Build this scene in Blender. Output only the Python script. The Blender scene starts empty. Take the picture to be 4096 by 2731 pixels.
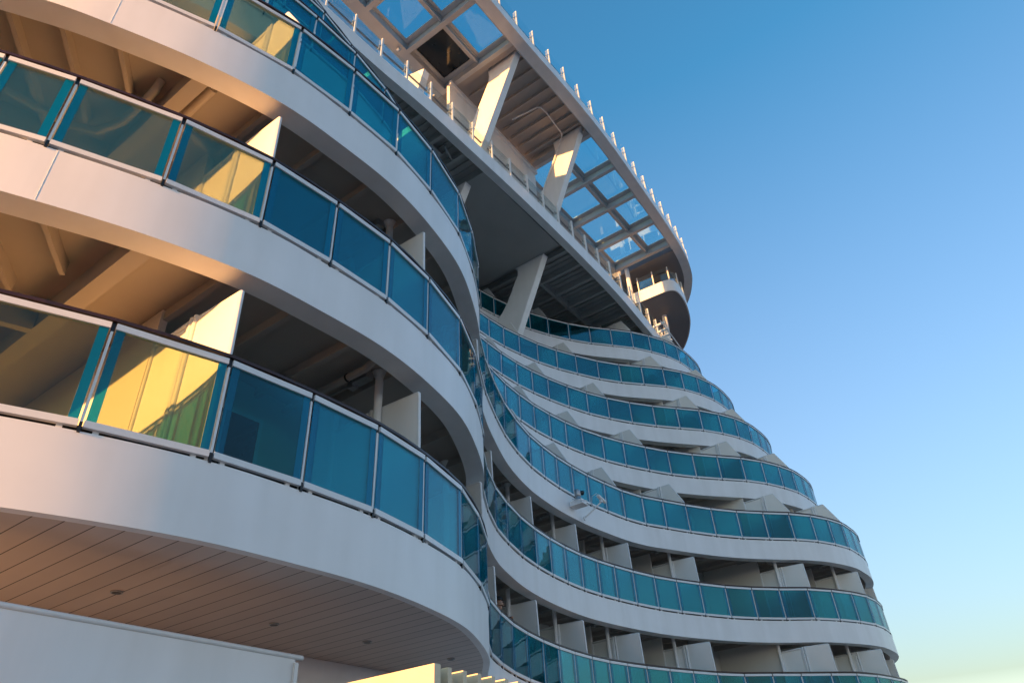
import bpy, bmesh, math, random
from mathutils import Vector, Matrix
random.seed(4)
scene = bpy.context.scene
COL = scene.collection
R = math.radians

# ---------------------------------------------------------------- camera, sky, sun, exposure
# ship frame: X forward along the ship, Y inboard, Z up; the eye stands at the origin
FPX, PITCH, ROLL = 2835.587, R(35.4158), R(-3.62997)
UX = Vector((0.567, 0.824)).normalized()
UW = Vector((-UX.y, UX.x))
def to_ship(v):
    return Vector((v.x*UX.x+v.y*UX.y, v.x*UW.x+v.y*UW.y, v.z))
cp, sp, cr, sr = math.cos(PITCH), math.sin(PITCH), math.cos(ROLL), math.sin(ROLL)
right0, up0, fwd = Vector((1, 0, 0)), Vector((0, -sp, cp)), Vector((0, cp, sp))
cam_r = to_ship(right0*cr+up0*sr); cam_u = to_ship(up0*cr-right0*sr); cam_f = to_ship(fwd)
cam = bpy.data.cameras.new('camera'); camo = bpy.data.objects.new('camera', cam); COL.objects.link(camo)
m = Matrix((cam_r, cam_u, -cam_f)).transposed().to_4x4()
camo.matrix_world = m
cam.sensor_width = 36.0; cam.lens = FPX/4096*36.0
cam.clip_start = 0.05; cam.clip_end = 6000
scene.camera = camo

SUN_EL = 4.0; SUN_H = Vector((-0.972, 0.235)).normalized()
SUN = Vector((SUN_H.x*math.cos(R(SUN_EL)), SUN_H.y*math.cos(R(SUN_EL)), math.sin(R(SUN_EL))))
world = bpy.data.worlds.new('World'); scene.world = world; world.use_nodes = True
wn = world.node_tree.nodes; wl = world.node_tree.links
sky = wn.new('ShaderNodeTexSky'); sky.sky_type = 'NISHITA'; sky.sun_disc = False
sky.sun_elevation = R(SUN_EL); sky.sun_rotation = math.atan2(SUN_H.x, SUN_H.y)
sky.altitude = 0; sky.air_density = 1.5; sky.dust_density = 1.5; sky.ozone_density = 3.8
tcw = wn.new('ShaderNodeTexCoord'); sz = wn.new('ShaderNodeSeparateXYZ'); wl.new(tcw.outputs['Generated'], sz.inputs[0])
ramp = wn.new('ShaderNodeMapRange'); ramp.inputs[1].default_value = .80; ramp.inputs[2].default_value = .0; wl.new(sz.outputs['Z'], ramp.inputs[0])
tint = wn.new('ShaderNodeMix'); tint.data_type = 'RGBA'; tint.blend_type = 'MULTIPLY'; tint.inputs['Factor'].default_value = 1
wl.new(sky.outputs[0], tint.inputs[6]); tint.inputs[7].default_value = (.55, .95, .95, 1)
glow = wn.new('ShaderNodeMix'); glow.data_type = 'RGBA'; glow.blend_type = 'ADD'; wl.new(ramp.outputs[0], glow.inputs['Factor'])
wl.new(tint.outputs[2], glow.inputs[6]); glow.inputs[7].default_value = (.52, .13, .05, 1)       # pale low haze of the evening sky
pale = wn.new('ShaderNodeMix'); pale.data_type = 'RGBA'; pale.blend_type = 'MULTIPLY'; wl.new(ramp.outputs[0], pale.inputs['Factor'])
wl.new(glow.outputs[2], pale.inputs[6]); pale.inputs[7].default_value = (1.0, .82, .86, 1)
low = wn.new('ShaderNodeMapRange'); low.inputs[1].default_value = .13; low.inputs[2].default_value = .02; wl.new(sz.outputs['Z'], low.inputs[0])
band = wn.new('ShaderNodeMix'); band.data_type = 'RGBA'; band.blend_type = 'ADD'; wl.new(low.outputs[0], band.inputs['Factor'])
wl.new(pale.outputs[2], band.inputs[6]); band.inputs[7].default_value = (1.5, 2.0, 2.35, 1)     # extra sky light added below view to brighten the white bulwarks
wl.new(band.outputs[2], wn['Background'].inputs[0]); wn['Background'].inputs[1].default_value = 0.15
sd = bpy.data.lights.new('sun', 'SUN'); so = bpy.data.objects.new('sun', sd); COL.objects.link(so)
sd.energy = 2.7; sd.angle = R(0.5); sd.color = (1.0, 0.45, 0.13)
so.rotation_euler = (-SUN).to_track_quat('-Z', 'Y').to_euler()
scene.view_settings.view_transform = 'Standard'; scene.view_settings.look = 'None'
scene.view_settings.exposure = 2.33; scene.view_settings.gamma = 1
scene.cycles.transparent_max_bounces = 24; scene.cycles.max_bounces = 10; scene.cycles.diffuse_bounces = 5

# ---------------------------------------------------------------- helpers
def tag(o, label=None, cat=None, group=None, kind=None):
    if label: o['label'] = label
    if cat: o['category'] = cat
    if group: o['group'] = group
    if kind: o['kind'] = kind
    return o

class MB:
    def __init__(s): s.v = []; s.f = []; s.m = []; s.sm = []
    def add(s, vs, fs, mat=0, smooth=False):
        n = len(s.v); s.v += [tuple(v) for v in vs]
        for f in fs: s.f.append([n+i for i in f]); s.m.append(mat); s.sm.append(smooth)
    def hexa(s, b, t, mat=0):            # bottom and top loops of equal length
        n = len(b)
        fs = [list(range(n))[::-1], list(range(n, 2*n))]+[[i, (i+1) % n, n+(i+1) % n, n+i] for i in range(n)]
        s.add(list(b)+list(t), fs, mat)
    def box(s, x0, x1, y0, y1, z0, z1, mat=0):
        b = [(x0, y0, z0), (x1, y0, z0), (x1, y1, z0), (x0, y1, z0)]
        s.hexa(b, [(p[0], p[1], z1) for p in b], mat)
    def seg(s, p, q, w0, w1, z0, z1, mat=0, e0=0, e1=0):   # upright box along plan segment p-q, between offsets w0..w1 (left is +)
        p = Vector(p[:2]); q = Vector(q[:2]); d = (q-p).normalized(); n = Vector((-d.y, d.x))
        p = p+d*e0; q = q-d*e1
        l = [p+n*w0, q+n*w0, q+n*w1, p+n*w1]
        s.hexa([(a.x, a.y, z0) for a in l], [(a.x, a.y, z1) for a in l], mat)
    def tube(s, path, r, n=10, mat=0, cap=True, r1=None):
        path = [Vector(p) for p in path]; rings = []
        for i, p in enumerate(path):
            d = (path[min(i+1, len(path)-1)]-path[max(i-1, 0)]).normalized()
            a = d.orthogonal().normalized() if abs(d.z) > .95 else d.cross(Vector((0, 0, 1))).normalized()
            b = d.cross(a); rr = r if r1 is None else r+(r1-r)*i/(len(path)-1)
            rings.append([p+(a*math.cos(2*math.pi*k/n)+b*math.sin(2*math.pi*k/n))*rr for k in range(n)])
        vs = [v for g in rings for v in g]; fs = []
        for i in range(len(rings)-1):
            for k in range(n): fs.append([i*n+k, i*n+(k+1) % n, (i+1)*n+(k+1) % n, (i+1)*n+k])
        s.add(vs, fs, mat, True)
        if cap: s.add(rings[0], [list(range(n))], mat); s.add(rings[-1], [list(range(n))[::-1]], mat)
    def sweep(s, path, prof, mat=0, closed=True, smooth=False):   # prof: (inward offset, z) swept along plan path with per-vertex normals
        N = normals(path); vs = []; k = len(prof)
        for p, n in zip(path, N):
            for o, z in prof: vs.append((p[0]+n.x*o, p[1]+n.y*o, z))
        fs = []
        for i in range(len(path)-1):
            for j in range(k if closed else k-1):
                fs.append([i*k+j, i*k+(j+1) % k, (i+1)*k+(j+1) % k, (i+1)*k+j])
        s.add(vs, fs, mat, smooth)
        if closed:
            s.add(vs[:k], [list(range(k))], mat); s.add(vs[-k:], [list(range(k))[::-1]], mat)
    def prism(s, poly, d, mat=0):        # planar loop of 3-D points pushed along d
        d = Vector(d); s.hexa([Vector(p) for p in poly], [Vector(p)+d for p in poly], mat)
    def build(s, name, mats, parent=None, bev=0, smooth=False):
        me = bpy.data.meshes.new(name)
        xs = [v[0] for v in s.v]; ys = [v[1] for v in s.v]; zs = [v[2] for v in s.v]
        c = Vector(((min(xs)+max(xs))/2, (min(ys)+max(ys))/2, min(zs)))
        me.from_pydata([(v[0]-c.x, v[1]-c.y, v[2]-c.z) for v in s.v], [], s.f)
        for mt in (mats if isinstance(mats, (list, tuple)) else [mats]): me.materials.append(mt)
        me.polygons.foreach_set('material_index', s.m)
        me.polygons.foreach_set('use_smooth', [bool(a or smooth) for a in s.sm])
        bm = bmesh.new(); bm.from_mesh(me)
        if smooth: bmesh.ops.remove_doubles(bm, verts=bm.verts, dist=1e-5)
        bmesh.ops.recalc_face_normals(bm, faces=bm.faces)
        if smooth:
            for e in bm.edges: e.smooth = not (len(e.link_faces) != 2 or e.calc_face_angle(0) > .45)
        if bev: 
            bmesh.ops.remove_doubles(bm, verts=bm.verts, dist=1e-5)
            bmesh.ops.bevel(bm, geom=[e for e in bm.edges if e.is_manifold and e.calc_face_angle(0) > .6], offset=bev, segments=2, affect='EDGES', profile=.7, clamp_overlap=True)
        bm.to_mesh(me); bm.free()
        o = bpy.data.objects.new(name, me); COL.objects.link(o)
        return place(o, c, parent)
BASE = {}
def place(o, c, parent=None):
    BASE[o.name] = Vector(c)
    if parent is not None:
        o.parent = parent; o.location = Vector(c)-BASE[parent.name]
    else: o.location = c
    return o
def empty(name, loc, label=None, cat=None, group=None):
    o = bpy.data.objects.new(name, None); COL.objects.link(o); o.empty_display_size = .3
    place(o, Vector(loc)); return tag(o, label, cat, group)
def normals(path):
    P = [Vector(p[:2]) for p in path]; out = []
    for i in range(len(P)):
        d = (P[min(i+1, len(P)-1)]-P[max(i-1, 0)]).normalized(); out.append(Vector((-d.y, d.x)))   # left of travel = inboard
    return out
def spline(pts, n=6):
    P = [Vector(p) for p in pts]; P = [P[0]*2-P[1]]+P+[P[-1]*2-P[-2]]; out = []
    for i in range(1, len(P)-2):
        a, b, c, d = P[i-1:i+3]
        for k in range(n):
            t = k/n
            out.append(.5*(2*b+(c-a)*t+(2*a-5*b+4*c-d)*t*t+(3*b-a-3*c+d)*t**3))
    out.append(P[-2]); return out
def yat(path, x):                         # inboard coordinate of a plan curve at station x (first forward crossing)
    for p, q in zip(path, path[1:]):
        if p.x <= x <= q.x and q.x > p.x: return p.y+(q.y-p.y)*(x-p.x)/(q.x-p.x)
    return path[-1].y

# ---------------------------------------------------------------- materials
def newmat(name):
    m = bpy.data.materials.new(name); m.use_nodes = True
    nt = m.node_tree; return m, nt, nt.nodes, nt.links, nt.nodes['Principled BSDF']
def paint(name, col, rough=.4, var=.06, scale=1.2, bump=.02, streak=0.0, wave=0.0, metal=0):
    m, nt, N, L, b = newmat(name)
    tc = N.new('ShaderNodeTexCoord'); geo = N.new('ShaderNodeNewGeometry')
    n1 = N.new('ShaderNodeTexNoise'); n1.inputs['Scale'].default_value = scale; n1.inputs['Detail'].default_value = 6
    L.new(geo.outputs['Position'], n1.inputs['Vector'])
    rp = N.new('ShaderNodeValToRGB'); L.new(n1.outputs['Fac'], rp.inputs['Fac'])
    rp.color_ramp.elements[0].position = .3; rp.color_ramp.elements[1].position = .7
    rp.color_ramp.elements[0].color = (*[c*(1-var) for c in col], 1); rp.color_ramp.elements[1].color = (*col, 1)
    last = rp.outputs['Color']
    if streak:
        mp = N.new('ShaderNodeMapping'); mp.inputs['Scale'].default_value = (1.1, 1.1, .12)
        L.new(geo.outputs['Position'], mp.inputs['Vector'])
        n2 = N.new('ShaderNodeTexNoise'); n2.inputs['Scale'].default_value = 2.5; n2.inputs['Detail'].default_value = 5
        L.new(mp.outputs['Vector'], n2.inputs['Vector'])
        r2 = N.new('ShaderNodeValToRGB'); L.new(n2.outputs['Fac'], r2.inputs['Fac'])
        r2.color_ramp.elements[0].position = .35; r2.color_ramp.elements[1].position = .62
        r2.color_ramp.elements[0].color = (1-streak, 1-streak*1.05, 1-streak*1.2, 1); r2.color_ramp.elements[1].color = (1, 1, 1, 1)
        mx = N.new('ShaderNodeMix'); mx.data_type = 'RGBA'; mx.blend_type = 'MULTIPLY'; mx.inputs['Factor'].default_value = 1
        L.new(last, mx.inputs[6]); L.new(r2.outputs['Color'], mx.inputs[7]); last = mx.outputs[2]
    L.new(last, b.inputs['Base Color'])
    b.inputs['Roughness'].default_value = rough; b.inputs['Metallic'].default_value = metal
    hs = []
    if bump:
        n3 = N.new('ShaderNodeTexNoise'); n3.inputs['Scale'].default_value = 90; n3.inputs['Detail'].default_value = 3
        L.new(geo.outputs['Position'], n3.inputs['Vector'])
        bp = N.new('ShaderNodeBump'); bp.inputs['Strength'].default_value = bump; bp.inputs['Distance'].default_value = .01
        L.new(n3.outputs['Fac'], bp.inputs['Height'])
        if wave:
            n4 = N.new('ShaderNodeTexNoise'); n4.inputs['Scale'].default_value = 1.1; n4.inputs['Detail'].default_value = 1
            mp4 = N.new('ShaderNodeMapping'); mp4.inputs['Scale'].default_value = (1, 1, .5)
            L.new(geo.outputs['Position'], mp4.inputs['Vector']); L.new(mp4.outputs['Vector'], n4.inputs['Vector'])
            bw = N.new('ShaderNodeBump'); bw.inputs['Strength'].default_value = wave; bw.inputs['Distance'].default_value = .08
            L.new(n4.outputs['Fac'], bw.inputs['Height']); L.new(bp.outputs['Normal'], bw.inputs['Normal']); L.new(bw.outputs['Normal'], b.inputs['Normal'])
        else: L.new(bp.outputs['Normal'], b.inputs['Normal'])
    return m
def glass(name, tint, refl=1.0, body=None, bodyf=0.0, ripple=.0):
    m = bpy.data.materials.new(name); m.use_nodes = True; nt = m.node_tree; N = nt.nodes; L = nt.links; N.clear()
    out = N.new('ShaderNodeOutputMaterial'); tr = N.new('ShaderNodeBsdfTransparent'); tr.inputs[0].default_value = (*tint, 1)
    gl = N.new('ShaderNodeBsdfGlossy'); gl.inputs['Roughness'].default_value = .01; gl.inputs[0].default_value = (1, 1, 1, 1)
    fr = N.new('ShaderNodeFresnel'); fr.inputs[0].default_value = 1.5
    if ripple:
        geo = N.new('ShaderNodeNewGeometry'); n = N.new('ShaderNodeTexNoise'); n.inputs['Scale'].default_value = 2.2; n.inputs['Detail'].default_value = 1
        L.new(geo.outputs['Position'], n.inputs['Vector']); bp = N.new('ShaderNodeBump'); bp.inputs['Strength'].default_value = ripple; bp.inputs['Distance'].default_value = .02
        L.new(n.outputs['Fac'], bp.inputs['Height']); L.new(bp.outputs[0], gl.inputs['Normal'])
    mul = N.new('ShaderNodeMath'); mul.operation = 'MULTIPLY'; mul.inputs[1].default_value = refl; L.new(fr.outputs[0], mul.inputs[0])
    base = tr.outputs[0]
    if body:
        df = N.new('ShaderNodeBsdfDiffuse'); df.inputs[0].default_value = (*body, 1)
        m1 = N.new('ShaderNodeMixShader'); g2 = N.new('ShaderNodeNewGeometry'); mr = N.new('ShaderNodeMapRange')
        mr.inputs[3].default_value = bodyf*.25; mr.inputs[4].default_value = bodyf*2.2
        L.new(g2.outputs['Random Per Island'], mr.inputs[0]); L.new(mr.outputs[0], m1.inputs[0])
        L.new(base, m1.inputs[1]); L.new(df.outputs[0], m1.inputs[2]); base = m1.outputs[0]
    mx = N.new('ShaderNodeMixShader'); L.new(mul.outputs[0], mx.inputs[0]); L.new(base, mx.inputs[1]); L.new(gl.outputs[0], mx.inputs[2])
    L.new(mx.outputs[0], out.inputs[0]); return m
WHITE = paint('white_hull_paint', (.88, .875, .88), .38, .05, 1.5, .03, .06, .16)
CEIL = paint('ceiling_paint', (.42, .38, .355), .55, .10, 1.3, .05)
WALL = paint('cabin_wall_paint', (.75, .71, .66), .5, .06, 1.2, .03)
PANEL = paint('partition_panel', (.87, .86, .84), .4, .04, 2.0, .02)
ALU = paint('white_aluminium', (.78, .79, .80), .3, .05, 9, .02)
STEEL = paint('grey_steel', (.45, .46, .48), .35, .15, 12, .03, metal=.7)
TEAK = paint('teak_deck', (.50, .23, .10), .6, .25, 8, .05)
WOOD = paint('dark_wood_rail', (.055, .018, .010), .35, .45, 14, .08)
BLACK = paint('black_rubber', (.004, .004, .005), .35, .2, 20, .02)
NAVY = paint('navy_rail_tube', (.02, .03, .06), .3, .2, 10, .02)
DARKG = paint('dark_door_glass', (.01, .018, .025), .06, .2, 3, .0)
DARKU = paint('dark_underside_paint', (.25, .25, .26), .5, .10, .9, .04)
CREAM = paint('cream_timber', (.72, .62, .44), .55, .12, 6, .08, .06)
ORANGE = paint('rust_stain', (.30, .14, .06), .8, .4, 25, .1)
TEAL = glass('tinted_balcony_glass', (.15, .63, .70), .6, (.0, .25, .36), .022, .10)
FRIT = glass('blue_edge_band', (.12, .56, .70), .6, (.0, .26, .44), .24)
OLIVE = glass('clear_terrace_glass', (.64, .68, .52), .6, (.0, .20, .40), .015, .10)
CLEAR = glass('clear_windbreak_glass', (.90, .96, .97), .45)
SKYL = glass('skylight_glass', (.74, .95, .98), .22)
def plank_mat():
    m = paint('soffit_planks', (.64, .56, .52), .45, .08, 1.2, .02); N = m.node_tree.nodes; L = m.node_tree.links
    b = N['Principled BSDF']; geo = N.new('ShaderNodeNewGeometry'); sx = N.new('ShaderNodeSeparateXYZ'); L.new(geo.outputs['Position'], sx.inputs[0])
    a = N.new('ShaderNodeMath'); a.operation = 'ADD'; a.inputs[1].default_value = 40.0; L.new(sx.outputs[0], a.inputs[0])
    d = N.new('ShaderNodeMath'); d.operation = 'DIVIDE'; d.inputs[1].default_value = .1988; L.new(a.outputs[0], d.inputs[0])
    fr = N.new('ShaderNodeMath'); fr.operation = 'FRACT'; L.new(d.outputs[0], fr.inputs[0])
    lt = N.new('ShaderNodeMath'); lt.operation = 'LESS_THAN'; lt.inputs[1].default_value = .055; L.new(fr.outputs[0], lt.inputs[0])
    old = b.inputs['Base Color'].links[0].from_socket
    fl = N.new('ShaderNodeMath'); fl.operation = 'FLOOR'; L.new(d.outputs[0], fl.inputs[0])
    wn_ = N.new('ShaderNodeTexWhiteNoise'); wn_.noise_dimensions = '1D'; L.new(fl.outputs[0], wn_.inputs['W'])
    mr = N.new('ShaderNodeMapRange'); mr.inputs[3].default_value = .93; mr.inputs[4].default_value = 1.03; L.new(wn_.outputs['Value'], mr.inputs[0])
    hv = N.new('ShaderNodeHueSaturation'); L.new(old, hv.inputs['Color']); L.new(mr.outputs[0], hv.inputs['Value'])
    mx = N.new('ShaderNodeMix'); mx.data_type = 'RGBA'; L.new(lt.outputs[0], mx.inputs['Factor']); L.new(hv.outputs[0], mx.inputs[6]); mx.inputs[7].default_value = (.05, .04, .035, 1)
    L.new(mx.outputs[2], b.inputs['Base Color']); return m
PLANK = plank_mat()

# ---------------------------------------------------------------- ground and water
gm = MB(); gm.box(-90, 160, -45, 6.2, -4.6, -1.7); quay = gm.build('quay', paint('quay_concrete', (.30, .29, .28), .85, .3, .4, .3)); tag(quay, kind='structure')
gm = MB(); gm.add([(-2500, -2500, -4.2), (2500, -2500, -4.2), (2500, 2500, -4.2), (-2500, 2500, -4.2)], [[0, 1, 2, 3]])
seam = paint('sea_water', (.02, .05, .07), .08, .3, .05, .0)
sea = gm.build('sea', seam); tag(sea, kind='structure')

gm = MB(); gm.box(-57, -55, -120, 5, -1.72, 4.4); shade_wall = gm.build('unseen_shade_wall', paint('shade_wall_concrete', (.34, .33, .31), .85, .3, .4, .3)); tag(shade_wall, kind='structure')  # unseen wall, added to keep low sun off the quay

# ---------------------------------------------------------------- the cruise ship
ship = empty('cruise_ship', (15, 12, -4.2), 'huge white cruise ship with curving tiers of teal glass balconies under a bright evening sky', 'cruise ship')
ZR0, DECK = 3.8417, 2.8
STERN = [(-3.3, 13.6), (-3.35, 12.6), (-3.3, 11.6), (-3.15, 10.6), (-2.85, 9.65), (-2.4, 8.8), (-1.75, 8.02), (-1.0, 7.32), (-.3, 6.72)]
NEAR = [(.5, 6.22), (1.06, 5.94), (2.01, 5.55), (2.99, 5.28), (3.9, 5.195), (4.81, 5.18), (5.70, 5.30), (6.69, 5.56), (7.57, 5.98)]
HID = [(8.41, 6.50), (9.2, 7.15), (10.05, 7.83)]
FAR = {
0: [(10.97, 8.45), (11.87, 8.88), (12.73, 9.21), (13.62, 9.47), (14.53, 9.66), (15.36, 9.78), (16.17, 9.84), (17.01, 9.85), (17.8, 9.79), (18.54, 9.66), (19.31, 9.48), (20.21, 9.22), (21.1, 8.91), (22.01, 8.55), (22.88, 8.06), (23.6, 7.45), (24.41, 6.83), (25.21, 6.15), (25.96, 5.57), (26.87, 5.18), (27.78, 4.94), (28.49, 4.8), (29.27, 4.75)],
1: [(11.05, 8.48), (12.04, 9.0), (12.9, 9.33), (13.86, 9.63), (14.8, 9.83), (15.64, 9.95), (16.48, 10.02), (17.34, 10.04), (18.17, 9.98), (18.95, 9.87), (19.81, 9.71), (20.77, 9.48), (21.69, 9.16), (22.59, 8.77), (23.56, 8.29), (24.45, 7.72), (25.26, 7.06), (26.03, 6.33), (26.89, 5.77), (27.77, 5.33), (28.67, 5.03), (29.57, 4.94), (30.42, 4.95), (31.12, 5.05)],
2: [(11.05, 8.43), (12.05, 8.92), (12.99, 9.33), (13.94, 9.65), (14.92, 9.89), (15.76, 10.01), (16.61, 10.09), (17.48, 10.11), (18.36, 10.08), (19.25, 9.99), (20.2, 9.86), (21.13, 9.61), (21.95, 9.24), (22.88, 8.81), (23.86, 8.29), (24.77, 7.69), (25.61, 7.01), (26.39, 6.32), (27.19, 5.77), (28.04, 5.38), (28.91, 5.11), (29.81, 5.02), (30.66, 5.0), (31.58, 5.12)],
3: [(10.0, 9.05), (11.0, 9.66), (12.0, 10.18), (13.0, 10.6), (14.05, 10.94), (15.05, 11.17), (15.93, 11.33), (16.8, 11.41), (17.68, 11.44), (18.55, 11.39), (19.42, 11.29), (20.29, 11.13), (21.27, 10.86), (22.22, 10.5), (23.18, 10.06), (24.11, 9.57), (25.03, 8.95), (25.9, 8.27), (26.73, 7.6), (27.6, 7.08), (28.5, 6.69), (29.4, 6.41), (30.32, 6.29), (31.21, 6.26), (32.0, 6.35), (32.7, 6.52)],
4: [(10.0, 10.0), (11.0, 10.7), (12.0, 11.3), (13.0, 11.8), (14.0, 12.2), (15.0, 12.48), (16.0, 12.66), (16.89, 12.73), (17.75, 12.75), (18.67, 12.71), (19.53, 12.6), (20.39, 12.43), (21.39, 12.17), (22.37, 11.85), (23.31, 11.42), (24.28, 10.89), (25.2, 10.27), (26.08, 9.58), (26.93, 8.9), (27.81, 8.38), (28.7, 7.98), (29.65, 7.71), (30.59, 7.61), (31.44, 7.58), (32.26, 7.65), (33.12, 7.86)],
5: [(12.0, 12.6), (13.0, 13.05), (14.0, 13.4), (15.0, 13.65), (16.0, 13.85), (17.0, 13.97), (17.9, 14.02), (18.74, 13.99), (19.63, 13.91), (20.51, 13.74), (21.53, 13.5), (22.51, 13.15), (23.44, 12.72), (24.46, 12.2), (25.39, 11.59), (26.24, 10.88), (27.08, 10.19), (27.92, 9.66), (28.83, 9.26), (29.77, 8.99), (30.66, 8.87), (31.58, 8.86), (32.34, 8.92), (33.12, 9.1)],
6: [(14.0, 14.9), (15.0, 15.05), (16.0, 15.15), (17.0, 15.2), (18.0, 15.23), (18.9, 15.24), (19.8, 15.18), (20.59, 15.05), (21.59, 14.79), (22.59, 14.44), (23.52, 14.03), (24.52, 13.49), (25.45, 12.86), (26.31, 12.15), (27.18, 11.46), (28.06, 10.94), (28.94, 10.53), (29.89, 10.25), (30.79, 10.14), (31.69, 10.12), (32.47, 10.18), (33.2, 10.36)]}
def tail(pts):
    p = Vector(pts[-1]); out = []
    for dx, dy in ((.9, .3), (.85, .5), (.75, .7), (.6, .85), (.4, .95), (.2, 1.0)):
        p = p+Vector((dx, dy)); out.append((p.x, p.y))
    return out
def near_shift(k):
    d = {0: 0, 1: 0, 2: .02, 3: 1.27, 4: 2.56, 5: 3.85, 6: 5.1}[k]
    return d
TIER = {}
for k in range(7):
    d = near_shift(k)
    if k < 3: pts = STERN+NEAR+HID+FAR[k]
    elif k < 5: pts = [(x, y+d) for x, y in STERN[3:]]+[(x, y+d) for x, y in NEAR]+[(8.4, 6.55+d), (9.2, 7.15+d)][: (2 if k == 3 else 2)]+FAR[k]
    elif k == 5: pts = [(x, y+d) for x, y in STERN[5:]]+[(x, y+d) for x, y in NEAR]+[(8.4, 10.35), (9.3, 11.0), (10.2, 11.6), (11.1, 12.15)]+FAR[k]
    else: pts = [(x, y+d) for x, y in STERN[6:]]+[(x, y+d) for x, y in NEAR]+[(8.4, 11.7), (9.3, 12.35), (10.2, 12.95), (11.1, 13.5), (12.0, 14.0), (13, 14.5)]+FAR[k]
    if k == 3: pts = [p for p in pts if not (9.0 < p[0] < 10.5)]+[]; pts = sorted(pts[:6], key=lambda p: 0)+pts[6:]
    TIER[k] = [Vector(p) for p in pts+tail(FAR[k])]
STATION = {0: [2.99, 5.63, 8.28, 11.72, 14.41, 16.88, 19.29, 22.03, 25.44, 27.85, 30.2], 1: [2.99, 5.63, 8.28, 11.95, 14.76, 17.32, 19.85, 22.65, 26.19, 28.72, 31.4],
2: [2.99, 5.63, 8.28, 12.1, 14.76, 17.36, 19.98, 22.9, 26.5, 29.0, 31.7], 3: [2.99, 5.63, 8.28, 12.2, 14.9, 17.57, 20.23, 23.13, 26.79, 29.31, 32.0],
4: [2.99, 5.63, 8.28, 12.3, 15.0, 17.7, 20.3, 23.25, 26.99, 29.54, 32.3], 5: [2.99, 5.63, 8.28, 12.3, 15.0, 17.8, 20.6, 23.38, 27.09, 29.68, 32.4], 6: [2.99, 5.63, 8.28, 12.4, 15.2, 18.0, 20.75, 23.53, 27.22, 29.85, 32.5]}

# -- shared panel data: choose the 100 panes and posts that show largest
def screen(p):
    v = Vector(p); z = v.dot(cam_f)
    if z < .3: return None
    return 2048+FPX*v.dot(cam_r)/z, 1365-FPX*v.dot(cam_u)/z, z
rank = []
for k in range(7):
    zr = ZR0+DECK*k
    for i in range(len(TIER[k])-1):
        c = (TIER[k][i]+TIER[k][i+1])/2
        s_ = screen((c.x, c.y, zr-.5))
        if s_ and -250 < s_[0] < 4350 and -250 < s_[1] < 2980:
            hidden = (8.6 < c.x < 11.0 and k < 3) or (k >= 3 and -9 < c.x < (13.5+1.2*(k-3)) and not (k < 5 and 2.5 < c.x < 6.5)) or c.x > 33
            rank.append((s_[2]+(100 if hidden else 0), k, i))
rank.sort(); SINGLE = {(k, i) for _, k, i in rank[:100]}; INVIEW = {(k, i) for _, k, i in rank}

def pane(mb, p, q, zr):
    p = Vector(p); q = Vector(q); L_ = (q-p).length
    g = .028; w_ = Vector((-(q-p).y, (q-p).x))/L_; e0, e1 = random.uniform(-.004, .004), random.uniform(-.004, .004)
    p = p+w_*e0; q = q+w_*e1
    # clear middle and blue edge bands
    mb.seg(p, q, -.006, .006, zr-.93, zr-.03, 0, g+.075, g+.075)
    d = (q-p)/L_
    mb.seg(p+d*g, p+d*(g+.0745), -.006, .006, zr-.93, zr-.03, 1)
    mb.seg(q-d*(g+.0745), q-d*g, -.006, .006, zr-.93, zr-.03, 1)
    mb.seg(p, q, -.022, .022, zr-.032, zr+.028, 2, g-.008, g-.008)      # top frame
    mb.seg(p, q, -.022, .022, zr-.985, zr-.925, 2, g-.008, g-.008)     # bottom frame
    for s_ in (.10, L_-.16):                                              # feet on the bulwark
        mb.seg(p+d*s_, p+d*(s_+.045), .012, .04, zr-1.02, zr-.98, 2)
def post(mb, p, zr, d):
    n = Vector((-d.y, d.x)); a = Vector(p)+n*.004
    mb.seg(a-d*.011, a+d*.011, 0, .05, zr-1.03, zr-.05, 0)
    mb.seg(Vector(p)-d*.016+n*.005, Vector(p)+d*.016+n*.005, 0, .06, zr-.05, zr+.05, 1)
    mb.seg(Vector(p)-d*.012-n*.01, Vector(p)+d*.012-n*.01, 0, .03, zr-1.03, zr-.94, 1)
allp = MB(); allpost = MB()
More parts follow.
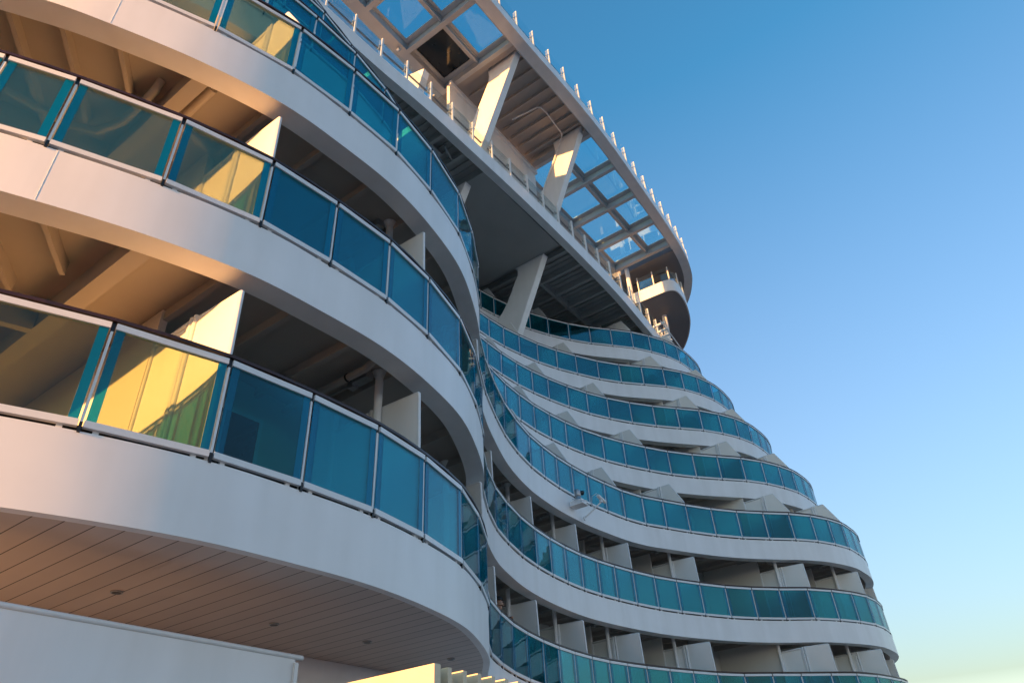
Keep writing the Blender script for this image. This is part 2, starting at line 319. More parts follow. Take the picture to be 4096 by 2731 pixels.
for k in range(7):
    pts = TIER[k]; zr = ZR0+DECK*k; zb = zr-1.70; dense = spline(pts, 8)
    near_only = None
    mb = MB()
    # bulwark: outer face, top, bottom flange and inner face
    out = .004
    mb.sweep(dense, [(out, zb), (out, zr-1.018), (out+.07, zr-1.018), (out+.07, zb+.03), ((.30 if k else .10), zb+.03), ((.30 if k else .10), zb)], 0, True)
    tier = mb.build('balcony_tier', WHITE, ship, smooth=True)
    ch = MB(); ch.sweep(spline(pts, 2), [(.05, zr-1.017), (.05, zr-.95), (.07, zr-.95), (.07, zr-1.017)]); ch.build('gap_black_strip', BLACK, tier)  # added black strip: paints the gap under the panes dark, stops light leaking
    # weld bead on the near bulwark
    if k < 3:
        xw = {0: 1.43, 1: 1.16, 2: 1.08}[k]; yw = yat(dense, xw)+out
        wb = MB(); wb.tube([(xw+.0015*math.sin(j*2.1), yw, zb+.01+j*(.66/14)) for j in range(15)], .0022, 7)
        wb.build('weld_seam', WHITE, tier)
    # deck slab with edge web and ribs
    sl = MB()
    inner = 3.2 if k < 3 else 2.8
    def yin(p): return max(p.y+2.4, 12.5) if p.x < 3.2 else p.y+(2.9 if p.x < 9 else (2.6 if p.x < 19.5 else 4.0))
    top, bot = zr-1.06, zb+.34
    for p, q in zip(dense, dense[1:]):
        if q.x < p.x-1e-6 or p.x < -3.4: 
            continue
        N_ = Vector((-(q-p).y, (q-p).x)).normalized()
        a, b = p+N_*.035, q+N_*.035
        pi, qi = Vector((p.x, yin(p))), Vector((q.x, yin(q)))
        if abs(q.x-p.x) < .02: continue
        sl.hexa([(a.x, a.y, bot), (b.x, b.y, bot), (qi.x, qi.y, bot), (pi.x, pi.y, bot)], [(a.x, a.y, top), (b.x, b.y, top), (qi.x, qi.y, top), (pi.x, pi.y, top)])
    tk = MB()
    for p, q in zip(dense, dense[1:]):
        if q.x-p.x < .02: continue
        tk.add([(p.x, p.y+.12, top+.006), (q.x, q.y+.12, top+.006), (q.x, yin(q), top+.006), (p.x, yin(p), top+.006)], [[0, 1, 2, 3]])
    tk.build('teak_floor', TEAK, tier)
    sl.sweep(dense, [(.285, zb+.035), (.285, bot+.01), (.30, bot+.01), (.30, zb+.035)], 0)
    x = 2.15 if k < 3 else 3.4
    bx = []
    while x < 33: bx.append(x); x += .86
    for j, x in enumerate(bx):
        y = yat(dense, x)+.31; yi = y+(2.3 if x < 19.5 else 3.6) if x > 3.3 else max(y+2.2, 12)
        if x > dense[-1].x-3: continue
        if k < 3 and abs(x-2.15) < .01: sl.box(x-.09, x+.09, y, yi, bot-.30, bot+.01)
        else: sl.box(x-.035, x+.035, y, yi, bot-.14, bot+.01)
    if k < 3:     # stern terrace: beams running at an angle and along the ship
        for x0, y0, ln in ((-1.1, 7.75, 2.6), (-.62, 7.35, 2.6), (-.15, 7.12, 2.4), (.32, 6.78, 1.9), (.77, 6.5, 1.4), (1.28, 6.2, .95)):
            sl.seg((x0, y0), (x0+.62*ln, y0+.785*ln), -.025, .025, bot-.17, bot+.01)
        sl.seg((-2.6, 9.4), (2.06, 7.9), -.05, .05, bot-.34, bot+.01); 
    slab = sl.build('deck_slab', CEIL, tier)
    if k == 2:
        pp = MB(); pp.tube([(-.4, 7.9, bot-.18), (.85, 7.85, bot-.18), (1.5, 7.78, bot-.18), (1.78, 7.6, bot-.18), (1.9, 7.2, bot-.18), (1.92, 6.75, bot-.18), (1.92, 6.5, bot-.12), (1.92, 6.42, bot)], .055, 12); pp.build('drain_pipe', CEIL, tier)
        pp = MB(); pp.tube([(2.36, 5.95, bot-.1), (2.37, 6.6, bot-.1), (2.42, 6.75, bot-.1), (2.7, 6.8, bot-.1), (3.1, 6.85, bot-.1)], .06, 12); pp.build('drain_pipe', CEIL, tier)
    if k == 1:
        pp = MB(); pp.tube([(5.22, 7.6, bot-.12), (5.22, 5.95, bot-.12), (5.22, 5.75, bot-.06), (5.22, 5.7, bot)], .052, 12); pp.build('drain_pipe', CEIL, tier)
        pp = MB(); pp.tube([(5.22, 6.25, bot-.12), (5.22, 6.275, bot-.12)], .062, 12); pp.build('pipe_clamp', BLACK, tier)
    if k in (1, 2, 3, 4, 5):
        for xa in (21.3, 24.2, 27.4):
            ya = yat(dense, xa)+.75; pp = MB(); pp.tube([(xa+.9, yat(dense, xa+.9)+.5, bot), (xa+.88, yat(dense, xa+.9)+.55, bot-.1), (xa, ya+.5, bot-.12), (xa-.9, ya+1.2, bot-.12)], .06, 10); pp.build('drain_pipe', CEIL, tier)
    # cabin front wall and full-height bulkheads
    cw = MB(); doors = []
    st = STATION[k]
    wpath = [Vector((x/10, yat(dense, x/10)+(2.35 if x < 195 else 2.35+min(1.4, (x-195)*.06)))) for x in range(30, int(min(dense[-1].x-2.5, 33.5)*10), 4)]
    for p, q in zip(wpath, wpath[1:]): cw.seg(p, q, 0, .08, zr-1.05, zr+DECK-1.36)
    for x in st:
        if x > 32.8: continue
        y = yat(dense, x)
        cw.box(x-.045, x+.045, y+1.62, (12.4 if x < 3.1 else y+(2.36 if x < 19.5 else 3.7)), zr-1.05, zr+DECK-1.37)
    cwo = cw.build('cabin_wall', WALL, tier)
    for a, b in zip(st, st[1:]):
        if a < 2.9 or b > 20 or (8 < a < 11): continue
        n = 1 if b-a < 3 else 2
        for j in range(n):
            xa = a+(b-a)*(j+.28)/n; xb = a+(b-a)*(j+.72)/n
            pa = Vector((xa, yat(dense, xa)+2.35)); pb = Vector((xb, yat(dense, xb)+2.35))
            dm = MB(); mid = (pa+pb)/2
            dm.seg(pa, pb, -.03, -.004, zr-1.03, zr+1.0, 1)
            dm.seg(pa, mid, -.036, -.03, zr-.97, zr+.94, 0, .06, .03); dm.seg(mid, pb, -.036, -.03, zr-.97, zr+.94, 0, .03, .06)
            dm.build('sliding_door', [DARKG, ALU], tier)
    UP = TIER[min(k+1, 6)]
    # partitions between the balconies
    for j, x in enumerate(st):
        if x > dense[-1].x-1.6: continue
        y = yat(dense, x); zf = zr-1.04; pm = MB(); th = .022
        y0 = y+.05
        if k < 2: prof = [(y0, zf), (y0, zr+.15), (y0+.02, zr+.90), (y0+.74, zr+.93), (y0+.74, zf)]
        else: prof = [(y0, zf), (y0, zr+.13), (y0+.42, zr+.93), (y0+.74, zr+.93), (y0+.74, zf)]
        pm.prism([(x-th, a, b) for a, b in prof], (2*th, 0, 0))
        e = [Vector((x, a, b)) for a, b in prof[:4]]
        for a, b in zip(e, e[1:]): pm.tube([a, b], .026, 6, 1)
        for yy in (.775, .845): pm.tube([(x-.02, y0+yy, zf), (x-.02, y0+yy, zr+.95)], .034, 10, 1)
        f0, f1 = y0+.89, y0+1.56
        pm.prism([(x-.012, f0, zf), (x-.012, f0, zr+.90), (x-.012, f1, zr+.88), (x-.012, f1, zf)], (.024, 0, 0))
        for a, b in (((f0, zf), (f0, zr+.92)), ((f0, zr+.92), (f1, zr+.90)), ((f1, zr+.90), (f1, zf)), ((f0, zr-.1), (f0+.001, zr-.1))):
            pm.tube([(x-.012, a[0], a[1]), (x-.012, b[0], b[1])], .03, 8, 1)
        pm.build('partition', [PANEL, ALU], tier)
        if k < 2 and x > 5 or (k == 1 and x > 5):
            cm = MB(); yc = max(y, yat(UP, x))+.70; cm.tube([(x-.10, yc, zf), (x-.10, yc, zr+DECK-1.38)], .055, 12)
            cm.tube([(x-.10, yc, zr+DECK-1.46), (x-.10, yc, zr+DECK-1.37)], .055, 12, 0, True, .11)
            cm.build('column', WHITE, tier)
            jb = MB(); zc_ = zr+DECK-1.36; jb.box(x-.30, x-.16, yc+.05, yc+.32, zc_-.13, zc_-.005); jb.box(x-.28, x-.18, yc+.32, yc+.42, zc_-.17, zc_-.005)
            jb.tube([(x-.23, yc+.4, zc_-.1), (x-.23, yc+1.3, zc_-.1)], .015, 6); jb.build('junction_box', STEEL, tier)
    # handrail follows the panes
    hr = MB(); hp = [p for p in pts]
    hr.sweep(spline(pts, 2), [(-.022, zr+.045), (-.02, zr+.078), (.0, zr+.088), (.055, zr+.088), (.07, zr+.075), (.07, zr+.045)], 0)
    hr.build('handrail', WOOD, tier)
    for i in range(len(pts)-1):
        d = (pts[i+1]-pts[max(i-1, 0)]).normalized()
        if (k, i) in SINGLE:
            pm = MB(); pane(pm, pts[i], pts[i+1], zr); pm.build('glass_panel', [OLIVE if (k < 3 and pts[i+1].x < 3.0) else TEAL, FRIT, ALU], tier)
            qm = MB(); post(qm, pts[i], zr, d); qm.build('rail_post', [ALU, BLACK], tier)
        else:
            pane(allp, pts[i], pts[i+1], zr); post(allpost, pts[i], zr, d)
tag(allp.build('glass_panels', [TEAL, FRIT, ALU], ship), kind='stuff')
tag(allpost.build('rail_posts', [ALU, BLACK], ship), kind='stuff')

# ---- planked soffit, promenade wall and downlights under the lowest tier
ZS = ZR0-1.70
dense = spline(TIER[0], 5); sf = MB()
for p, q in zip(dense, dense[1:]):
    if q.x-p.x < .02: continue
    N_ = Vector((-(q-p).y, (q-p).x)).normalized(); a, b = p+N_*.075, q+N_*.075
    if p.x > 15: 
        break
    sf.hexa([(a.x, a.y, ZS+.006), (b.x, b.y, ZS+.006), (q.x, 12, ZS+.006), (p.x, 12, ZS+.006)], [(a.x, a.y, ZS+.026), (b.x, b.y, ZS+.026), (q.x, 12, ZS+.026), (p.x, 12, ZS+.026)])
soff = sf.build('planked_soffit', PLANK, ship)
for x, y in ((3.3, 6.96), (5.08, 6.93), (6.42, 6.86), (7.96, 6.83)):
    lm = MB(); ring = [(x+.055*math.cos(t*math.pi/10), y+.055*math.sin(t*math.pi/10)) for t in range(20)]
    lm.tube([(x, y, ZS+.008), (x, y, ZS-.008)], .056, 20, 0); lm.tube([(x, y, ZS-.0085), (x, y, ZS-.010)], .042, 20, 1)
    lm.build('downlight', [STEEL, BLACK], soff)
wm = MB(); wm.box(-6, 16, 7.97, 8.2, -4.0, ZS+.005); wm.build('promenade_wall', WHITE, ship)
wm = MB(); wm.box(4.6, 5.05, 7.945, 7.968, ZS-.085, ZS-.055); wm.build('vent_slot', BLACK, ship)
wm = MB(); wm.box(-6, 4.62, 5.90, 5.99, -4.0, 1.555); wm.box(4.60, 4.64, 5.87, 5.899, -4.0, 1.52)
hull = wm.build('hull_plate', WHITE, ship)
wm = MB(); wm.tube([(-6, 5.905, 1.575), (4.70, 5.905, 1.575)], .024, 12); wm.build('half_round_trim', ALU, hull)
wm = MB(); wm.box(4.7, 9, 6.3, 6.5, -4.0, .62); wm.build('lower_ledge', BLACK, ship)
# ---- upper deck with its edge, beams, wind screens
D1E = [(-4, 11.6), (0, 11.5), (4, 11.4), (6.81, 11.33), (9.16, 11.25), (11.54, 11.08), (13.94, 11.01), (17.5, 10.93), (21.66, 10.92), (25.21, 11.0), (27.61, 11.15), (29.95, 11.33), (31.3, 11.48), (33.2, 11.9), (34.2, 12.3)]
d1 = spline(D1E, 4); Z1T, Z1B = 22.5, 21.74
mb = MB(); mb.sweep(d1, [(0, Z1B), (0, Z1T), (.06, Z1T), (.06, Z1B+.03), (.34, Z1B+.03), (.34, Z1B)], 0)
upper = mb.build('upper_deck', WHITE, ship)
sl = MB()
for p, q in zip(d1, d1[1:]): sl.hexa([(p.x, p.y+.06, Z1T-.35), (q.x, q.y+.06, Z1T-.35), (q.x, 19.5, Z1T-.35), (p.x, 19.5, Z1T-.35)], [(p.x, p.y+.06, Z1T-.05), (q.x, q.y+.06, Z1T-.05), (q.x, 19.5, Z1T-.05), (p.x, 19.5, Z1T-.05)])
sl.sweep(d1, [(.33, Z1B+.035), (.33, Z1T-.34), (.35, Z1T-.34), (.35, Z1B+.035)], 0)
x = 3.4
while x < 33.5:
    if not 15.2 < x < 20.62: sl.box(x-.07, x+.07, yat(d1, x)+.36, 19.4, Z1B+.08, Z1T-.34)
    x += 1.19
x = 3.9
while x < 33:
    if not 15.2 < x < 20.62: sl.box(x-.02, x+.02, yat(d1, x)+.36, 19.4, Z1T-.44, Z1T-.34)
    x += .2975
sl.box(15.2, 20.62, 11.32, 19.4, Z1B+.01, Z1T-.36); sl.box(20.64, 32, 13.45, 13.6, Z1B+.04, Z1T-.34)
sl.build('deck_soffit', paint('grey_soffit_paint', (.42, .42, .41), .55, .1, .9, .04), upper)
def brace(x, poly, th, mat=WHITE, name='raked_pillar', par=None):
    b = MB(); b.prism([(x-th/2, y, z) for y, z in poly], (th, 0, 0)); return b.build(name, mat, par or upper, .05)
P3 = [(12.15, 21.76), (13.87, 18.1), (14.9, 15.6), (15.9, 15.6), (15.5, 18.9), (15.0, 19.28), (14.62, 19.6), (14.34, 19.98), (13.66, 21.28), (13.64, 21.55), (13.8, 21.76)]
for x in (15.3, 20.8): brace(x, P3, .36)
def balustrade(path, s0, sp_, n, z, par, clear, hgt=1.12):
    L_ = [0]
    for p, q in zip(path, path[1:]): L_.append(L_[-1]+(q-p).length)
    def at(s_):
        for i in range(len(path)-1):
            if L_[i] <= s_ <= L_[i+1]:
                t = (s_-L_[i])/(L_[i+1]-L_[i]); return path[i]+(path[i+1]-path[i])*t, (path[i+1]-path[i]).normalized()
        return path[-1], (path[-1]-path[-2]).normalized()
    prev = None
    for i in range(n):
        p, d = at(s0+sp_*i); nn = Vector((-d.y, d.x)); b = MB()
        b.seg(p-d*.03+nn*.0, p+d*.03+nn*.0, 0, .072, z-.02, z+hgt, 0)
        b.seg(p-d*.055+nn*.12, p+d*.055+nn*.12, 0, .05, z+.72, z+.84, 1)
        b.seg(p-d*.05+nn*.12, p-d*.035+nn*.12, 0, .14, z+.66, z+.675, 2)
        b.build('baluster', [ALU, BLACK, STEEL], par, .008)
        if prev is not None:
            g = MB(); g.seg(prev, p, .075, .087, z+.06, z+hgt-.03, 0, .06, .06); g.build('windscreen_panel', CLEAR, par)
        prev = p
    hp = [at(s0-.4+sp_*n*j/40)[0] for j in range(41)]; N_ = normals(hp)
    t = MB(); t.tube([(p.x+v.x*.25, p.y+v.y*.25, z+.78) for p, v in zip(hp, N_)], .035, 10); t.build('grab_rail', NAVY, par)
balustrade(d1, 6.3, 1.195, 26, Z1T, upper, CLEAR)

# ---- deckhouse wall inboard on the upper deck and skylight deck above
wm = MB(); wm.box(14.25, 20.75, 12.25, 12.4, Z1T-.04, 27.3); wm.box(14.2, 20.8, 12.13, 12.25, 27.18, 27.42)
wm.box(12.5, 14.25, 14.6, 14.75, Z1T-.04, 27.5)
wm.build('deckhouse_wall', WHITE, upper)
Z2T, Z2B = 28.12, 27.55
D2E = [(4, 8.75), (8, 8.7), (11, 8.62), (14.87, 8.55), (18.1, 8.43), (21.65, 8.43), (25.14, 8.6), (28.61, 8.8), (30.73, 8.98), (32.2, 9.2), (33.5, 9.55), (34.5, 10.02), (35.35, 10.55), (36.0, 11.1), (36.6, 11.8), (37.0, 12.7), (37.2, 14.0), (37.2, 16)]
d2 = spline(D2E, 4)
mb = MB(); mb.sweep(d2, [(0, Z2B), (0, Z2T), (.08, Z2T), (.08, Z2B+.04), (.50, Z2B+.04), (.50, Z2B)], 0)
top2 = mb.build('skylight_deck', WHITE, ship)
fr = MB()
def ribx(x, w=.10, y0=None, y1=13.0, web=True):
    y0 = yat(d2, x)+.51 if y0 is None else y0
    fr.box(x-w, x+w, y0, y1, Z2B+.012, Z2B+.045)
    fr.box(x-w*.55, x+w*.55, y0, y1, Z2B+.045, Z2T+.07)
RIBS = [4.95, 7.35, 9.75, 12.12, 14.55, 20.75, 23.25, 25.6, 28.05, 30.25]
for x in RIBS: ribx(x)
fr.box(4, 14.6, 12.72, 13.25, Z2B+.008, Z2B+.05); fr.box(4, 14.6, 12.72, 12.80, Z2B+.05, Z2T-.08); fr.box(4, 14.6, 13.19, 13.25, Z2B+.05, Z2T)
fr.box(20.7, 30.3, 12.95, 13.4, Z2B+.008, Z2B+.05); fr.box(20.7, 30.3, 12.95, 13.02, Z2B+.05, Z2T-.08)
fr.sweep([p for p in d2 if p.x < 31], [(.50, Z2B+.045), (.50, Z2T-.08), (.56, Z2T-.08), (.56, Z2B+.045)], 0)
for a, b in zip(RIBS, RIBS[1:]):
    if a > 14 and b < 21: continue
    fr.box(a+.06, b-.06, 10.80, 10.88, Z2B+.20, Z2T-.08)
    fr.box(a+.06, b-.06, 10.74, 10.94, Z2B+.40, Z2T-.082)
    for y0, y1 in ((None, 10.74), (10.94, 12.72 if a < 14 else 12.95)):
        ya = yat(d2, (a+b)/2)+.56 if y0 is None else y0
        fr.box(a+.06, a+.32, ya, y1, Z2T-.13, Z2T-.084); fr.box(b-.30, b-.06, ya, y1, Z2T-.13, Z2T-.084)
        fr.box(a+.32, b-.30, ya, ya+.12, Z2T-.13, Z2T-.084); fr.box(a+.32, b-.30, y1-.14, y1, Z2T-.13, Z2T-.084)
        g = MB(); g.box(a+.30, b-.28, ya+.10, y1-.12, Z2T-.08, Z2T-.066)
        blk = abs(a-12.12) < .01 and y0 is not None
        g.build('dark_panel' if blk else 'skylight_pane', DARKG if blk else SKYL, top2)
fr.build('skylight_frame', paint('cool_frame_paint', (.52, .55, .58), .5, .08, 1.3, .04), top2)
ce = MB(); ce.box(14.62, 20.68, 8.99, 19, Z2T-.16, Z2T-.02)
x = 15.0
while x < 20.6: ce.box(x-.05, x+.05, 8.99, 12.2, Z2T-.34, Z2T-.16); x += .62
ce.box(14.6, 14.9, 9.0, 12.2, Z2B+.03, Z2T-.16); ce.box(20.35, 20.66, 9.0, 12.2, Z2B+.03, Z2T-.16)
ce.build('ceiling', CEIL, top2); ce = MB()
x0 = 30.32
pl = [p for p in d2 if p.x > x0]
for p, q in zip(pl, pl[1:]):
    if q.x-p.x > .01: ce.hexa([(p.x, p.y+.3, Z2B+.003), (q.x, q.y+.3, Z2B+.003), (q.x, 19, Z2B+.003), (p.x, 19, Z2B+.003)], [(p.x, p.y+.3, Z2T-.02), (q.x, q.y+.3, Z2T-.02), (q.x, 19, Z2T-.02), (p.x, 19, Z2T-.02)])
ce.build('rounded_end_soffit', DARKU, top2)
P1 = [(9.1, 27.9), (9.25, 27.5), (10.79, 24.03), (11.48, 22.46), (12.72, 22.46), (11.59, 25.03), (10.74, 26.82), (10.66, 27.2), (10.72, 27.9)]
for x in (15.17, 20.35): brace(x, P1, .34, WHITE, 'raked_pillar', top2)
P0 = [(11.88, 25.71), (12.13, 24.7), (12.75, 22.46), (13.75, 22.46), (13.2, 26.25), (12.89, 26.14)]
brace(12.4, P0, .34, WHITE, 'raked_pillar', top2)
lm = MB(); lm.tube([(11.75, 12.95, 27.56), (11.75, 12.95, 27.44)], .05, 12); lm.tube([(11.75, 12.95, 27.44), (11.72, 12.80, 27.36)], .07, 12, 1); lm.build('deck_lamp', [ALU, STEEL], top2)
lm = MB(); lm.tube([(13.4, 11.75, 21.98), (13.4, 11.75, 21.85), (13.55, 11.8, 21.80), (13.95, 11.9, 21.80), (14.0, 11.95, 21.98)], .05, 10); lm.box(13.0, 13.6, 12.05, 12.5, 21.85, 22.0); lm.build('drain_box', STEEL, upper)
pp = MB(); pp.tube([(20.1, 12.55, 22.6), (20.1, 11.45, 25.1), (20.1, 10.32, 27.42), (20.05, 10.16, 27.66), (19.9, 10.02, 27.72), (18.5, 9.93, 27.72), (18.05, 9.97, 27.72), (17.93, 10.1, 27.72), (17.88, 10.51, 27.72), (17.75, 11.4, 27.72)], .036, 10); pp.build('drain_pipe', ALU, top2)
balustrade(d2, 8.0, 1.178, 23, Z2T, top2, CLEAR, 1.12)

# ---- rounded platform at the forward end
PE = [(31.0, 13.4), (31.0, 12.6), (31.02, 12.05), (31.06, 11.3), (31.1, 10.65), (31.22, 10.28), (31.55, 10.06), (32.3, 10.06), (33.3, 10.23), (34.2, 10.5), (34.93, 10.8), (35.85, 11.31), (36.63, 11.86), (37.23, 12.4), (37.7, 13.1), (37.9, 14.0), (37.9, 16)]
pe = spline(PE, 4); ZP = 25.3
mb = MB(); mb.sweep(pe, [(0, ZP), (0, ZP+.78), (.06, ZP+.78), (.06, ZP)], 0)
plat = mb.build('rounded_platform', WHITE, ship)
sl = MB(); ring = [p for p in pe]
cen = Vector((33.6, 14.5)); vs = [(p.x+.03*(cen-p).normalized().x, p.y+.03*(cen-p).normalized().y, ZP+.01) for p in ring]
n = len(vs); sl.add(vs+[(cen.x, cen.y, ZP+.01)], [[i, i+1, n] for i in range(n-1)])
sl.add([(v[0], v[1], ZP+.15) for v in vs]+[(cen.x, cen.y, ZP+.15)], [[i+1, i, n] for i in range(n-1)]); sl.box(31.05, 37.8, 14.4, 19, ZP+.01, ZP+.15)
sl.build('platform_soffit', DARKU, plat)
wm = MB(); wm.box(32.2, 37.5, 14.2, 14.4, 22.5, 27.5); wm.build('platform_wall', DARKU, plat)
balustrade(pe, 1.3, .95, 8, ZP+.78, plat, CLEAR, 1.0)
cm = MB(); cm.tube([(33.4, 11.9, Z1T), (33.2, 11.7, ZP+.02)], .16, 14); cm.build('support_post', WHITE, plat)
cm = MB(); cm.tube([(34.6, 12.0, ZP+.8), (34.3, 11.7, Z2B+.02)], .14, 14); cm.build('support_post', WHITE, plat)
cm = MB(); cm.tube([(30.5, 12.4, Z1T), (30.5, 12.4, Z2B+.02)], .13, 14); cm.build('support_post', WHITE, plat)

# ---- ladder frame folded along the upper deck edge
lad = MB()
for x, ln in ((30.15, .66), (30.78, .62), (31.32, .58), (31.95, .52), (32.6, .5), (33.21, .5)):
    y = yat(d1, x)+.02; lad.box(x-.035, x+.035, y-ln, y, Z1T+.05, Z1T+.17)
for dz in (.06, .15): lad.tube([(29.9, 10.82, Z1T+dz), (31.3, 10.92, Z1T+dz), (33.4, 11.13, Z1T+dz)], .018, 8)
lad.tube([(30.1, 11.05, Z1T+.02), (33.3, 11.35, Z1T+.02)], .015, 8)
lad.build('boarding_ladder', ALU, upper)

# ---------------------------------------------------------------- fittings on the forward bulwark
def shift(mb):
    mb.v = [(v[0]+SH[0], v[1]+SH[1], v[2]+SH[2]) for v in mb.v]
SH = (-.24, .02, -.12)
yb = yat(TIER[2], 17.45)-.035
fl = empty('searchlight', (17.45, yb-.25, 8.14), 'grey domed searchlight on a white bracket box fixed to the curved bulwark', 'searchlight')
m_ = MB(); m_.box(17.33, 17.66, yb-.46, yb-.002, 8.14, 8.165); m_.box(17.36, 17.63, yb-.42, yb-.02, 8.166, 8.30); shift(m_); m_.build('bracket_box', WHITE, fl, .008)
sx, sy = 17.48, yb-.24
m_ = MB(); m_.tube([(sx, sy, 8.30), (sx, sy, 8.34), (sx, sy, 8.38), (sx, sy, 8.42)], .135, 18, 0, True, .08); shift(m_); m_.build('swivel_base', STEEL, fl)
m_ = MB(); pr_ = [(.02, 0), (.08, .0), (.092, .03), (.092, .15), (.078, .20), (.045, .23), (.008, .24)]
n = 20; vs = []; fs = []
for r_, z_ in pr_:
    for t in range(n): vs.append((sx+r_*math.cos(2*math.pi*t/n), sy+r_*math.sin(2*math.pi*t/n), 8.43+z_))
for i in range(len(pr_)-1):
    for t in range(n): fs.append([i*n+t, i*n+(t+1) % n, (i+1)*n+(t+1) % n, (i+1)*n+t])
m_.add(vs, fs, 0, True)
shift(m_); m_.build('lamp_head', [STEEL, BLACK], fl)
m_ = MB(); m_.tube([(sx+.05, sy-.04, 8.55), (sx+.12, sy-.09, 8.56), (sx+.14, sy-.10, 8.56)], .065, 16, 0, True, .075); shift(m_); m_.build('lamp_lens', DARKG, fl)
m_ = MB(); m_.tube([(17.36, yb-.1, 8.36), (17.28, yb-.25, 8.28), (17.31, yb-.42, 8.21), (17.42, yb-.5, 8.22), (17.53, yb-.5, 8.24)], .016, 8); shift(m_); m_.build('cable', ALU, fl)
SH = (-.40, .01, -.10)
yb2 = yat(TIER[2], 18.55)-.035
sc = empty('security_camera', (18.5, yb2-.3, 7.9), 'white bullet security camera on a long arm reaching out from the curved bulwark', 'camera')
m_ = MB(); m_.tube([(18.32, yb2-.47, 8.58), (18.64, yb2-.53, 8.44)], .056, 16); m_.tube([(18.642, yb2-.5304, 8.4391), (18.648, yb2-.5316, 8.4365)], .042, 16, 1)
shift(m_); m_.build('camera_body', [ALU, BLACK], sc)
m_ = MB(); m_.tube([(18.47, yb2-.49, 8.46), (18.46, yb2-.47, 8.40), (18.34, yb2-.28, 8.20), (18.2, yb2-.01, 7.96)], .022, 10); m_.tube([(18.2, yb2-.03, 7.95), (18.2, yb2-.002, 7.95)], .07, 14); m_.box(18.42, 18.51, yb2-.53, yb2-.45, 8.40, 8.47)
shift(m_); m_.build('wall_arm', ALU, sc)
m_ = MB(); m_.tube([(18.22, yb2-.5, 8.60), (18.1, yb2-.4, 8.5), (18.12, yb2-.35, 8.32), (18.3, yb2-.32, 8.20)], .009, 6); shift(m_); m_.build('cable', ALU, sc)

# ---------------------------------------------------------------- slatted screen on the quay
scr = empty('slatted_screen', (2.9, -.0+2.45, -1.7), 'cream slatted timber screen on the quay with its end board catching the low sun', 'screen')
m_ = MB(); m_.box(2.6, 2.645, 2.33, 4.2, -1.7, .70); m_.build('end_board', CREAM, scr, .004)
m_ = MB(); i = 0; x = 2.70
while x < 5.6:
    if i % 2 == 0: m_.box(x, x+.028, 2.335, 2.46, -1.7, .695)
    else: m_.box(x, x+.028, 2.375, 2.46, -1.7, .66)
    x += .055; i += 1
m_.box(2.645, 5.6, 2.465, 2.50, -1.7, .60)
m_.build('slats', CREAM, scr)

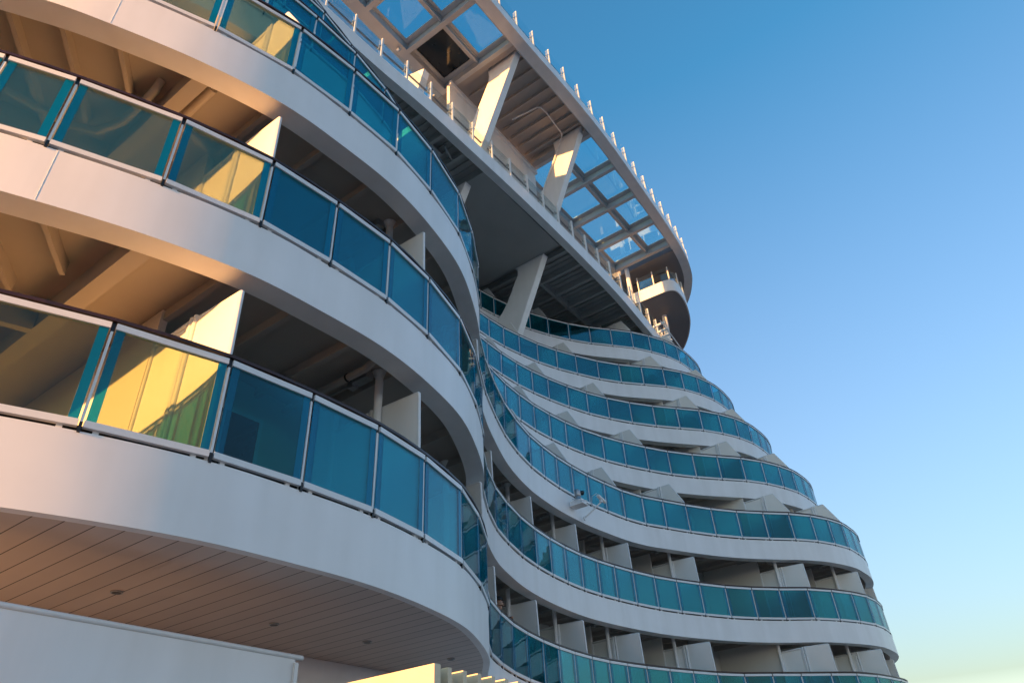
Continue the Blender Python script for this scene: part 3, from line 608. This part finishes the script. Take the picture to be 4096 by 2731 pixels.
# ---------------------------------------------------------------- man at the rail of the lowest tier
def person():
    zf = ZR0-1.05; X, Y = 12.62, yat(TIER[0], 12.62)+.36
    root = empty('person', (X, Y+.1, zf), 'man in dark clothes looking out over the balcony rail beside a cream partition', 'person')
    bm = bmesh.new(); sk = bm.verts.layers.skin.verify(); V = {}
    def v(n, x, y, z, r):
        a = bm.verts.new((x, y, z)); a[sk].radius = (r, r); V[n] = a
    v('pel', 0, .30, .90, .15); v('wai', 0, .24, 1.05, .135); v('che', 0, .10, 1.22, .165); v('nec', .01, -.01, 1.36, .058); v('hd0', .025, -.04, 1.43, .070); v('hd1', .03, -.055, 1.515, .086); v('hd2', .02, -.04, 1.59, .062)
    for s_, n in ((-1, 'l'), (1, 'r')):
        v('hip'+n, s_*.10, .31, .84, .095); v('kne'+n, s_*.11, .24, .47, .06); v('ank'+n, s_*.11, .30, .09, .042); v('toe'+n, s_*.12, .14, .04, .035)
        v('sho'+n, s_*.18, .08, 1.31, .062); v('elb'+n, s_*.27, -.10, 1.13, .043); v('wri'+n, s_*.16, -.27, 1.19, .03); v('han'+n, s_*.10, -.33, 1.185, .034)
    v('nos', .075, -.125, 1.50, .018); v('nos2', .085, -.145, 1.485, .012); v('chi', .06, -.10, 1.425, .03)
    E_ = [('pel', 'wai'), ('wai', 'che'), ('che', 'nec'), ('nec', 'hd0'), ('hd0', 'hd1'), ('hd1', 'hd2'), ('hd1', 'nos'), ('nos', 'nos2'), ('hd0', 'chi')]
    for n in 'lr': E_ += [('pel', 'hip'+n), ('hip'+n, 'kne'+n), ('kne'+n, 'ank'+n), ('ank'+n, 'toe'+n), ('che', 'sho'+n), ('sho'+n, 'elb'+n), ('elb'+n, 'wri'+n), ('wri'+n, 'han'+n)]
    for a, b in E_: bm.edges.new((V[a], V[b]))
    V['pel'][sk].use_root = True
    me = bpy.data.meshes.new('body'); bm.to_mesh(me); bm.free()
    skin = paint('skin', (.42, .23, .15), .5, .1, 20, .02); cloth = paint('dark_cloth', (.02, .025, .035), .9, .3, 30, .1)
    o = bpy.data.objects.new('body', me); COL.objects.link(o); place(o, Vector((X, Y, zf)), root)
    me.materials.append(skin); o.modifiers.new('s', 'SKIN'); ss = o.modifiers.new('u', 'SUBSURF'); ss.levels = 2; ss.render_levels = 2
    # nose, ears, hair, glasses, jacket
    h = MB()
    n1, n2 = 14, 8; c = Vector((X+.02, Y-.045, zf+1.54)); vs = []; fs = []
    for i in range(n2+1):
        ph = -.15+(math.pi/2+.15)*i/n2
        for j in range(n1):
            th = 2*math.pi*j/n1; dip = .03 if math.sin(th) < -.3 else 0
            vs.append((c.x+.089*math.cos(ph)*math.cos(th), c.y+.012+.100*math.cos(ph)*math.sin(th), c.z+.02+dip*(1-i/n2)+.098*math.sin(ph)))
    for i in range(n2):
        for j in range(n1): fs.append([i*n1+j, i*n1+(j+1) % n1, (i+1)*n1+(j+1) % n1, (i+1)*n1+j])
    h.add(vs, fs, 0, True); h.build('hair', paint('dark_hair', (.012, .009, .007), .7, .3, 60, .3), root)
    j = MB(); zz = [.82, .98, 1.12, 1.25, 1.33, 1.37]; rx = [.20, .19, .215, .235, .17, .085]; ry = [.15, .145, .155, .14, .10, .075]; cy = [.30, .25, .18, .09, .03, 0]
    vs = []; fs = []
    for i in range(6):
        for t in range(16): a = 2*math.pi*t/16; vs.append((X+rx[i]*math.cos(a), Y+cy[i]+ry[i]*math.sin(a), zf+zz[i]))
    for i in range(5):
        for t in range(16): fs.append([i*16+t, i*16+(t+1) % 16, (i+1)*16+(t+1) % 16, (i+1)*16+t])
    j.add(vs, fs, 0, True)
    for s_ in (-1, 1): j.tube([(X+s_*.17, Y+.08, zf+1.31), (X+s_*.27, Y-.10, zf+1.13), (X+s_*.17, Y-.25, zf+1.185)], .085, 12, 0, True, .05)
    j.build('jacket', cloth, root)
    t_ = MB()
    for s_ in (-1, 1): t_.tube([(X+s_*.10, Y+.30, zf+.90), (X+s_*.11, Y+.24, zf+.47), (X+s_*.11, Y+.295, zf+.06)], .125, 12, 0, True, .075)
    t_.build('trousers', cloth, root)
    g = MB()
    for ex, ey in ((.035, -.145), (.095, -.105)): g.tube([(X+ex+.6*.02*math.cos(a*.7), Y+ey+.5*.02*math.cos(a*.7), zf+1.53+.016*math.sin(a*.7)) for a in range(10)], .004, 6)
    g.tube([(X+.11, Y-.09, zf+1.535), (X+.10, Y-.01, zf+1.535)], .004, 6)
    g.build('glasses', BLACK, root)
person()
